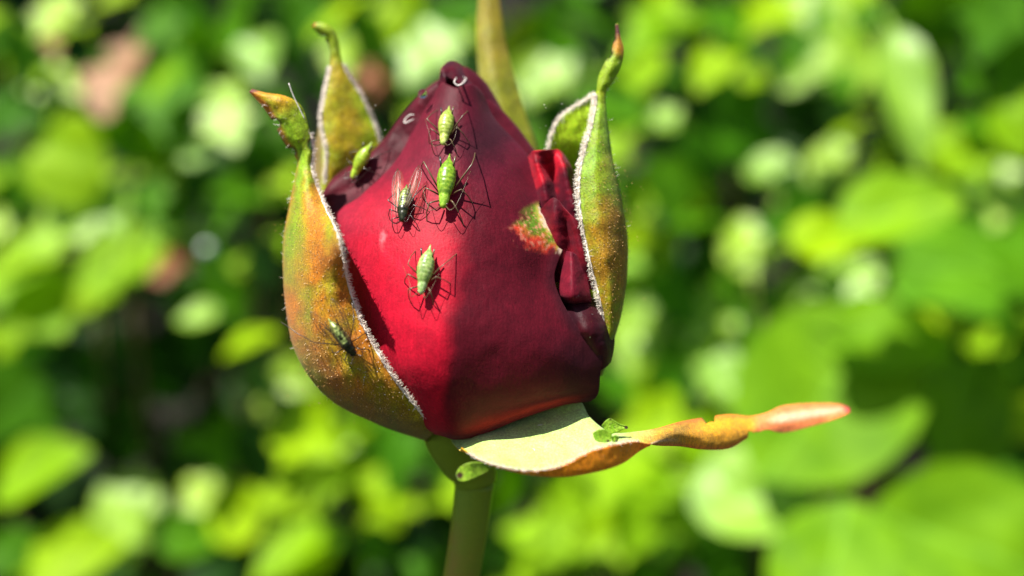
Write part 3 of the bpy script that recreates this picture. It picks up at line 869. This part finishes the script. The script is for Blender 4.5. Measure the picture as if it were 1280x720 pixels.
def pigDi(x, y, u, v):      # inner (upper) skin
    n = nz(x, y, 26, 2.0); f = nz(x, y, 8, 7.0, 2)
    c = mix(PALE, PALE * np.array((0.85, 0.95, 0.7)), np.clip(0.4 + n, 0, 1))
    c = mix(c, np.array((0.55, 0.5, 0.2)), 0.35 * sm(0.45, 0.2, np.abs(u - 0.35) * 6 + f) * sm(.05, .15, v) * sm(0.42, 0.3, v))
    c = mix(c, np.array((0.65, 0.36, 0.03)), sm(0.37, 0.47, v + 0.03 * n))
    c = mix(c, np.array((0.7, 0.55, 0.4)), 0.6 * sm(0.12, 0.0, np.abs(u - 0.7)) * sm(0.38, 0.42, v) * sm(0.54, 0.47, v))
    edge = np.maximum(sm(0.2, 0.0, u), sm(0.8, 1.0, u)) * sm(0.42, 0.5, v)
    c = mix(c, np.array((0.90, 0.42, 0.006)), 0.9 * sm(0.5, 0.56, v + 0.05 * n))
    c = mix(c, np.array((0.92, 0.20, 0.02)), 0.8 * edge)
    c = mix(c, PINKO, sm(0.70, 0.745, v))
    c = mix(c, np.array((0.95, 0.72, 0.52)), 0.6 * sm(0.3, 0.05, np.abs(u - 0.45)) * sm(0.75, 0.82, v) * sm(1.0, 0.93, v))  # pale highlight painted along the middle of the tail
    return mix(c, np.array((0.8, 0.08, 0.08)), sm(0.95, 0.99, v))
M["sepal_b"] = sepal_mat("sepal inner skin pale", "pigment2", rough=0.55, speck=0.0, tr=0.2)
SD = [[(x, y, d - 75 * max(0, min(1, (118 - d) / 60)) * max(0, min(1, (860 - x) / 100))) for (x, y, d) in row] for row in SD]
SD = [[(x, y, d + (0 if x < 870 else (18, 9, 0, -7, -14)[i])) for i, (x, y, d) in enumerate(row)] for row in SD]
sepd, gd = sheet("sepal", SD, 260, 50, [M["sepal_b"], M["sepal"]], rose, pigDo, pigDi, bites=[(886,521,8),(938,513,6),(943,548,9)], rough=1.6, rsc=20,
    label="reflexed sepal spread to the right, pale green inside with a long orange tail")
fringe(sepd, gd[6:110, -1], gd[6:110, -4], 260, 4.5, 0.4, 41, 1.3, 0.8)

# small side lobes of that sepal
M["lobe"] = sepal_mat("green lobe", "pigment", rough=0.45, speck=0.4, tr=0.35)
def lobe(rows, dark, dz=62):
    def pg(x, y, u, v):
        c = mix(np.array((0.24, 0.48, 0.015)), np.array((0.42, 0.64, 0.05)), np.clip(0.4 + nz(x, y, 7, 2.0), 0, 1))
        for (bx, by, br) in dark: c = mix(c, np.array((0.06, 0.02, 0.01)), sm(br, br * 0.4, np.hypot(x - bx, y - by)))
        return c
    rows = [[(x, y, row[0][2] - dz + (1.2 if i == 1 else 0)) for i, (x, y, d) in enumerate(row)] for row in rows]
    g = loft(rows, 30, 16); w = W(g).reshape(-1, 3)
    vv, uu = np.meshgrid(np.linspace(0, 1, 30), np.linspace(0, 1, 16), indexing='ij')
    o = build("lobe", w, grid_faces(30, 16), M["lobe"], sepd, {"pigment": pg(g[..., 0], g[..., 1], uu, vv).reshape(-1, 3)})
    md = o.modifiers.new("thickness", 'SOLIDIFY'); md.thickness = 0.8 * U; md.offset = 0
lobe([[(616,580,18),(616,583,18),(615,586,20)],[(603,578,10),(603,585,6),(601,594,10)],[(588,578,4),(587,588,0),(586,601,4)],[(576,583,6),(574,592,2),(576,602,6)],[(571,590,10),(570,594,8),(572,599,10)]], [(575,594,6)])
lobe([[(741,541,40),(742,546,38),(745,551,36)],[(748,537,34),(749,546,30),(752,553,32)],[(757,537,32),(758,546,28),(760,553,30)],[(765,542,32),(765,547,30),(765,551,32)]], [(760,551,2.5)])
lobe([[(752,532,58),(756,537,54),(762,543,52)],[(757,526,56),(764,534,50),(770,541,50)],[(763,523,56),(772,530,50),(776,538,50)],[(772,529,56),(778,533,52),(779,536,52)],[(784,533,56),(785,534,55),(784,536,55)]], [(783,534,4),(763,524,2)])
lobe([[(765,546,36),(765,549,34),(766,552,34)],[(769,544,32),(769,548,28),(769,553,30)],[(773,546,34),(773,549,32),(772,552,34)]], [(770,551,2)])

# receptacle and stem
def hip_stem():
    pts = catmull(np.array([(572,528,165),(576,550,168),(584,572,172),(592,590,176),(595,604,178)], float), 26)
    rad = np.interp(np.linspace(0, 1, 26), [0, .25, .55, .8, 1], [48, 44, 35, 28.5, 26.5])
    w = W(pts)
    v, f = tube([Vector(p) for p in w], [r * U * 1.12 for r in rad], 28)
    build("receptacle", v, f, M["stem"], rose)
    top = Vector(w[-1])
    k = [Vector(w[-2]), Wv(590, 640, 180), Wv(584, 690, 182), Wv(577, 725, 185), Wv(562, 800, 188), BASE + Vector((0.010, 0.0, 0.25)), BASE + Vector((0.004, 0.0, 0.1)), BASE + Vector((0, 0, -0.01))]
    zz = np.linspace(0, 1, 70) ** 1.5 * (k[-1].z - k[0].z) + k[0].z
    kz = [-q.z for q in k]
    path = np.stack([np.interp(-zz, kz, [q.x for q in k]), np.interp(-zz, kz, [q.y for q in k]), zz], 1)
    for _ in range(6): path[1:-1, :2] = (path[:-2, :2] + 2 * path[1:-1, :2] + path[2:, :2]) / 4
    rr = np.interp(np.linspace(0, 1, 70), [0, 0.1, 0.3, 1], [25, 23, 22, 32]) * U * 1.12
    v, f = tube([Vector(q) for q in path], rr, 24)
    build("stem", v, f, M["stem"], rose)
    for k, (t, s) in enumerate(((50, 1), (54, -1), (59, 1), (64, -1))):       # thorns lower down
        b = Vector(path[t])
        v, f = tube([b + Vector((s * rr[t] * 0.8, 0, 0)), b + Vector((s * (rr[t] + 30 * U), 0, -8 * U)), b + Vector((s * (rr[t] + 55 * U), 0, -28 * U))], [16 * U, 8 * U, 1 * U], 8)
        build("thorn", v, f, M["R"], rose)
hip_stem()

TREE = bvh_of(HIT)
camloc = Vector((0, -DIST * U, Z0))
def surf(px, py):
    """first point of the bud seen through this spot, with its normal towards the viewer"""
    d = (Wv(px, py, 0) - camloc).normalized()
    loc, nor, idx, dist = TREE.ray_cast(camloc, d)
    if loc is None: return Wv(px, py, 100), Vector((0, -1, 0))
    if nor.dot(d) > 0: nor = -nor
    return loc, nor

# fine pale fibres and dust on the front petal
def fibres():
    r = random.Random(3); bag = Bag()
    spots = []
    for _ in range(110): spots.append((r.gauss(655, 38), r.gauss(425, 42), r.uniform(3, 11)))
    for _ in range(60): spots.append((r.uniform(430, 720), r.uniform(200, 500), r.uniform(1.5, 4)))
    for _ in range(24): spots.append((r.gauss(725, 14), r.gauss(440, 22), r.uniform(4, 12)))
    for _ in range(18): spots.append((r.gauss(595, 10), r.gauss(455, 25), r.uniform(3, 9)))
    for (x, y, L) in spots:
        p, n = surf(x, y)
        if p.y > 130 * U: continue
        a = r.uniform(-0.9, 0.9) + (0 if r.random() < .6 else 1.5)
        t = Vector((math.cos(a), 0, math.sin(a))); t = (t - n * t.dot(n)).normalized(); s = n.cross(t)
        b = r.uniform(-0.4, 0.4) * L
        q = [p + n * 0.6 * U - t * L * .5 * U, p + n * 1.1 * U + s * b * .5 * U, p + n * 0.8 * U + t * L * .5 * U]
        bag.add(tube(q, [0.42 * U, 0.5 * U, 0.35 * U], 4))
    for _ in range(420):
        x, y = r.uniform(420, 740), r.uniform(130, 520)
        p, n = surf(x, y)
        if p.y > 140 * U: continue
        bag.add(ball(p + n * 0.3 * U, r.uniform(0.3, 0.75) * U, 5, 4))
    o = bag.build("fibre", M["hair"], p1); o["kind"] = "stuff"
fibres()
# ---- glandular hairs and grains on the left and right sepals
def glands(obj, poly, n, seed):
    r = random.Random(seed); bag = Bag()
    for _ in range(n):
        x, y = r.choice(poly); x += r.gauss(0, 16); y += r.gauss(0, 18)
        p, nn = surf(x, y)
        L = r.uniform(0.6, 2.6) * U
        d = (nn + Vector((r.gauss(0, .5), r.gauss(0, .5), r.gauss(0, .5)))).normalized()
        bag.add(tube([p, p + d * L], [0.35 * U, 0.25 * U], 3, False))
        bag.add(ball(p + d * L, r.uniform(0.22, 0.5) * U, 5, 4))
    o = bag.build("gland_hair", M["gland"], obj); o["kind"] = "stuff"
M["gland"] = plain("amber glands", (0.55, 0.32, 0.10), 0.25, 0.7)
glands(sepl, [(390,300),(395,340),(400,380),(410,410),(430,440),(460,480),(380,270),(385,430),(480,505),(400,460)], 900, 1)
glands(sepr, [(760,300),(765,340),(760,260),(768,380),(755,220)], 350, 2)

# ------------------------------------------------------------------ aphids
def aphid_mat(name, c1, c2, sc=0.25):
    t = NT(name); c = t.pxcoord()
    n = t.noise(c, sc, 3, 0.6)
    at = t.n("ShaderNodeAttribute", attribute_name="pigment").outputs[0]
    col = t.mixc(t.ramp(n, [(0.4, (0, 0, 0)), (0.62, (1, 1, 1))]), c1, c2)
    col = t.mixc(1.0, col, at, 'MULTIPLY')
    b = t.n("ShaderNodeBump", {"Height": n, "Strength": 0.3, "Distance": 1.0 * U})
    p = t.n("ShaderNodeBsdfPrincipled", {"Base Color": col, "Roughness": 0.32, "Specular IOR Level": 0.5, "Normal": b.outputs[0]})
    return t.done(t.trans(p.outputs[0], t.mixc(0.5, col, c2), 0.2))
M["aph_pale"] = aphid_mat("pale aphid skin", (0.26, 0.36, 0.03), (0.48, 0.56, 0.12))
M["aph_green"] = aphid_mat("green aphid skin", (0.12, 0.27, 0.008), (0.30, 0.46, 0.03))
M["aph_mint"] = aphid_mat("mint aphid skin", (0.20, 0.34, 0.06), (0.42, 0.54, 0.18))
M["aph_lime"] = aphid_mat("lime aphid skin", (0.26, 0.42, 0.015), (0.42, 0.56, 0.04))
M["aph_dark"] = aphid_mat("winged aphid skin", (0.05, 0.09, 0.015), (0.42, 0.50, 0.14), 0.33)
M["leg_pale"] = plain("pale legs", (0.11, 0.075, 0.035), 0.35, 0.5)
M["leg_dark"] = plain("dark legs", (0.035, 0.025, 0.02), 0.3, 0.6)
M["eye"] = plain("dark eye", (0.05, 0.01, 0.01), 0.15, 0.8)
def wing_mat():
    t = NT("clear wing"); c = t.pxcoord()
    tr = t.n("ShaderNodeBsdfTransparent", {0: (0.93, 0.88, 0.80, 1)})
    p = t.n("ShaderNodeBsdfPrincipled", {"Base Color": (0.45, 0.30, 0.18, 1), "Roughness": 0.25, "Specular IOR Level": 0.6})
    f = t.n("ShaderNodeMath", {0: t.noise(c, 0.2, 2), 1: 0.13}, operation='MULTIPLY').outputs[0]
    return t.done(t.n("ShaderNodeMixShader", {0: f, 1: tr.outputs[0], 2: p.outputs[0]}).outputs[0])
M["wing"] = wing_mat()

def aphid(label, px, py, head, L, skin, legm, group, winged=False, lift=0.24, width=0.18, hind=None, seed=0, spine=None, nrm=None):
    """head: picture direction of the head in degrees (0 right, -90 down); L body length in px"""
    r = random.Random(seed)
    p, n = surf(px, py)
    if nrm is not None: n = (n + Vector(nrm)).normalized()
    S_ = L * U * (1 + (p.y / U) / DIST)
    t = Vector((math.cos(math.radians(head)), 0, math.sin(math.radians(head))))
    f = (t - n * t.dot(n)).normalized(); s = n.cross(f)
    c = p + n * S_ * lift
    root = thing("aphid", label, "aphid", c, group)
    def loc(x, y, z): return c + f * (x * S_) + s * (y * S_) + n * (z * S_)
    # body: one continuous skin, cauda -0.5 ... head +0.5
    xs = np.array([-0.56, -0.52, -0.46, -0.40, -0.32, -0.20, -0.05, 0.08, 0.18, 0.24, 0.29, 0.35, 0.39, 0.44, 0.48, 0.50])
    wd = np.array([0.006, 0.022, 0.032, 0.075, 0.14, 0.195, 0.21, 0.19, 0.155, 0.128, 0.118, 0.108, 0.092, 0.085, 0.06, 0.01]) * (width / 0.21)
    if winged: wd[5:8] *= 0.82; wd[8:12] *= 1.12
    X = np.linspace(-0.56, 0.50, 44); Wd = np.interp(X, xs, wd)
    Wd = np.convolve(np.pad(Wd, 1, mode='edge'), [0.2, 0.6, 0.2], 'valid'); Wd[0] = 0.004; Wd[-1] = 0.008
    nu = 22; vs, pg = [], []
    for x, w in zip(X, Wd):
        seg = 1 - 0.05 * (0.5 + 0.5 * math.cos(x * 2 * math.pi / 0.085)) if x < 0.3 else 1
        for k in range(nu):
            a = 2 * math.pi * k / nu
            yy, zz = math.cos(a) * w * seg, math.sin(a) * w * seg * (0.92 if math.sin(a) > 0 else 0.7)
            vs.append(loc(x, yy, zz + 0.02 * math.cos(x * 3)))
            if winged:
                q = 0.08 if x > 0.12 else (0.10 if (abs(abs(yy) - 0.11) < 0.035 and math.sin((x + .5) * 46) > -0.2) or (abs(yy) < 0.03 and x > -0.1 and x < 0.02) else 1.0)
                pg.append((q, q, q * 1.1))
            else:
                g = 1.0
                if 0.20 < x < 0.25: g = 0.72
                hd = 1.35 if x > 0.27 else 1.0
                m = 1.12 if abs(yy) > 0.75 * w else 1.0
                d = 0.82 if abs(yy) < 0.18 * w and x < 0.1 else 1.0
                pg.append((g * hd * m * d, g * hd * m * d * (0.98 if x > 0.27 else 1), g * (1.9 if x > 0.27 else 1) * m))
    fs = []
    for j in range(len(X) - 1):
        for k in range(nu):
            fs.append((j * nu + k, j * nu + (k + 1) % nu, (j + 1) * nu + (k + 1) % nu, (j + 1) * nu + k))
    fs += [tuple(range(nu - 1, -1, -1)), tuple((len(X) - 1) * nu + k for k in range(nu))]
    build("body", vs, fs, skin, root, {"pigment": np.array(pg)})
    # legs: femur to a raised knee, tibia down to the surface, tarsus lying on it
    H = hind or ((-0.05, 0.34, -0.62, 0.40), (-0.05, 0.34, -0.62, 0.40))
    for sd in (1, -1):
        hx = H[0] if sd == 1 else H[1]
        specs = [((0.10, 0.13), (hx[0], hx[1]), (hx[2], hx[3]), 0.30),
                 ((0.20, 0.12), (0.16 + r.uniform(-.05, .05), 0.30), (0.14 + r.uniform(-.1, .1), 0.50 + r.uniform(-.06, .12)), 0.20),
                 ((0.31, 0.09), (0.44, 0.22 + r.uniform(-.04, .04)), (0.62 + r.uniform(-.06, .1), 0.27 + r.uniform(-.06, .1)), 0.16)]
        for (h, k, ft, kz) in specs:
            hp = loc(h[0], sd * h[1], -0.06); kp = loc(k[0], sd * k[1], kz * 0.6)
            q = loc(ft[0], sd * ft[1], -lift)
            fo, fn, _, _ = TREE.find_nearest(q)
            if (fo - q).length > 0.5 * S_: fo = q
            tp = fo + (fo - kp).normalized() * 0.0 + (f * (0.07 if ft[0] > 0 else -0.07) + s * sd * 0.03) * S_
            to, _, _, _ = TREE.find_nearest(tp)
            if (to - tp).length < 0.3 * S_: tp = to + (tp - fo) * 0.0
            up = n * 0.012 * S_
            bow = (kp + fo) * 0.5 + n * 0.03 * S_ + s * sd * 0.02 * S_
            v, fc = tube([hp, (hp + kp) * 0.5 + n * 0.01 * S_, kp, bow, fo + up, tp + up], [0.014 * S_, 0.015 * S_, 0.012 * S_, 0.010 * S_, 0.010 * S_, 0.006 * S_], 6)
            build("leg", v, fc, legm, root)
        # antenna, swept back along the body
        a0 = loc(0.47, sd * 0.05, 0.03); a1 = loc(0.58, sd * 0.16, 0.10)
        a2 = loc(0.36 + r.uniform(-.1, .1), sd * 0.26, 0.06); a3 = loc(-0.1 + r.uniform(-.2, .2), sd * (0.36 + r.uniform(-.1, .15)), 0.06)
        path = catmull(np.array([list(a) for a in (a0, a1, a2, a3)]), 12)
        v, fc = tube([Vector(q) for q in path], np.linspace(0.008, 0.003, 12) * S_, 5)
        build("antenna", v, fc, legm, root)
        # cornicle and eye
        k0 = loc(-0.27, sd * 0.13 * width / .21, 0.06); k1 = loc(-0.44, sd * 0.17 * width / .21, 0.10)
        v, fc = tube([k0, (k0 + k1) * .5, k1], [0.022 * S_, 0.016 * S_, 0.018 * S_], 7)
        build("cornicle", v, fc, M["leg_dark"] if (winged or sd == -1) else legm, root)
        v, fc = ball(loc(0.43, sd * 0.082 * width / .21, 0.02), 0.024 * S_, 8, 6)
        build("eye", v, fc, M["eye"], root)
        if winged:
            def wing(Lw, Ww, base, ang, zz):
                rows = []
                for q in np.linspace(0, 1, 14):
                    hw = Ww * math.sin(math.pi * min(1, 0.08 + q * 0.92)) ** 0.6 * (0.5 + 0.5 * q)
                    x = base[0] - Lw * q * math.cos(ang); y = base[1] + Lw * q * math.sin(ang)
                    rows.append([loc(x - (e) * hw * math.sin(ang) * 1.0, sd * (y - e * hw * math.cos(ang)), zz + 0.03 * q + 0.06 * abs(e) * -1 + 0.01) for e in (-1, -.5, 0, .5, 1)])
                v = [p_ for row in rows for p_ in row]
                w_ = build("wing", v, grid_faces(14, 5), M["wing"], root)
                bag = Bag()
                for e in (1, 3):
                    bag.add(tube([rows[j][e] + n * 0.004 * S_ for j in range(0, 14)], [0.0045 * S_] * 14, 4))
                bag.add(tube([rows[j][0] for j in range(14)], [0.006 * S_] * 14, 4))
                bag.build("vein", M["leg_dark"], w_)
            wing(1.15, 0.20, (0.22, 0.10), 0.22 if sd == 1 else 0.08, 0.16)
            wing(0.75, 0.13, (0.16, 0.10), 0.3 if sd == 1 else 0.12, 0.12)
    return root

GA = "wingless green aphids on the rose"; GW = "dark winged aphids on the rose"
# s = n x f ; sd +1 lies on that side
aphid("pale green wingless aphid, highest on the red petal just under its curled tip", 562, 166, -88, 57, M["aph_pale"], M["leg_pale"], GA, seed=1, hind=((-0.10, 0.42, -0.72, 0.46), (-0.10, 0.40, -0.72, 0.40)))
aphid("bright green wingless aphid directly below the highest one, its tail close to that one's head", 562, 237, -90, 74, M["aph_green"], M["leg_pale"], GA, seed=2, width=0.165, hind=((-0.22, 0.45, -0.85, 0.44), (-0.30, 0.38, -0.50, 0.62)))
aphid("whitish mint green wingless aphid, lowest of those on the red petal", 537, 343, -95, 62, M["aph_mint"], M["leg_pale"], GA, seed=3, hind=((-0.05, 0.38, -0.56, 0.52), (-0.05, 0.32, -0.50, 0.40)))
aphid("yellow green wingless aphid clinging to the rolled petal rim beside the back left sepal", 459, 206, -118, 50, M["aph_lime"], M["leg_dark"], GA, seed=4, width=0.19, lift=0.22, nrm=(-0.3, -0.3, 0.1))
aphid("dark winged aphid on the red petal, left of the green aphids", 511, 262, -82, 54, M["aph_dark"], M["leg_dark"], GW, winged=True, seed=5, width=0.19)
aphid("dark winged aphid on the rusty left sepal", 430, 421, -55, 54, M["aph_dark"], M["leg_dark"], GW, winged=True, seed=6, width=0.19, hind=((-0.15, 0.45, -0.55, 0.75), (-0.3, 0.55, -1.05, 0.95)))

# ------------------------------------------------------------------ threads and drops
def curl(label, px, py, pts, rad=1.05):
    path = []
    for (x, y) in catmull(np.array(pts, float), 26):
        p, n = surf(px + x, py + y); path.append(p + n * (rad * 0.9) * U)
    k = np.linspace(0, 1, 26)
    v, f = tube(path, rad * U * (0.45 + 0.75 * np.sin(np.pi * (0.08 + 0.84 * k))), 7)
    tag(build("white_thread", v, f, M["ivory"]), label, "thread", "shiny white threads on the rose")
curl("tiny shiny white C shaped thread at the very tip of the bud", 574, 102, [(-4,-4),(-6,1),(-2,5),(4,3),(8,-3),(5,-5)])
curl("tiny white ring shaped thread on the rolled petal rim, left of the tip", 512, 148, [(7,-4),(1,-4),(-5,2),(-5,6),(0,4),(6,1)], 1.15)
def strand(label, pts, rad):
    path = catmull(W(np.array(pts, float)), 16)
    v, f = tube([Vector(p) for p in path], [rad * U] * 16, 5)
    tag(build("white_thread", v, f, M["hair"]), label, "thread", "shiny white threads on the rose")
strand("fine pale strand rising beside the orange tip of the left sepal", [(381,149,86),(374,135,84),(366,118,82),(361,104,80)], 0.7)

def glass():
    t = NT("clear water")
    p = t.n("ShaderNodeBsdfPrincipled", {"Base Color": (0.95, 0.97, 0.97, 1), "Roughness": 0.02, "Transmission Weight": 1.0, "IOR": 1.33})
    return t.done(p.outputs[0])
M["water"] = glass()
v, f = ball(Wv(528, 117, 118), 6.5 * U, 20, 14)
tag(build("water_drop", v, f, M["water"]), "small clear water drop at the left rim of the bud tip", "water drop")
def glint():
    t = NT("shiny wet drop")
    return t.done(t.n("ShaderNodeBsdfPrincipled", {"Base Color": (0.6, 0.65, 0.6, 1), "Roughness": 0.12, "Specular IOR Level": 1.0, "Coat Weight": 1.0, "Coat Roughness": 0.12}).outputs[0])
M["glint"] = glint()
v, f = ball(Wv(258, 311, 3200), 26 * U, 16, 12)
tag(build("dew_drop", v, f, M["glint"]), "round glinting dew drop in a dark gap of the ivy, left of the bud", "dew drop")
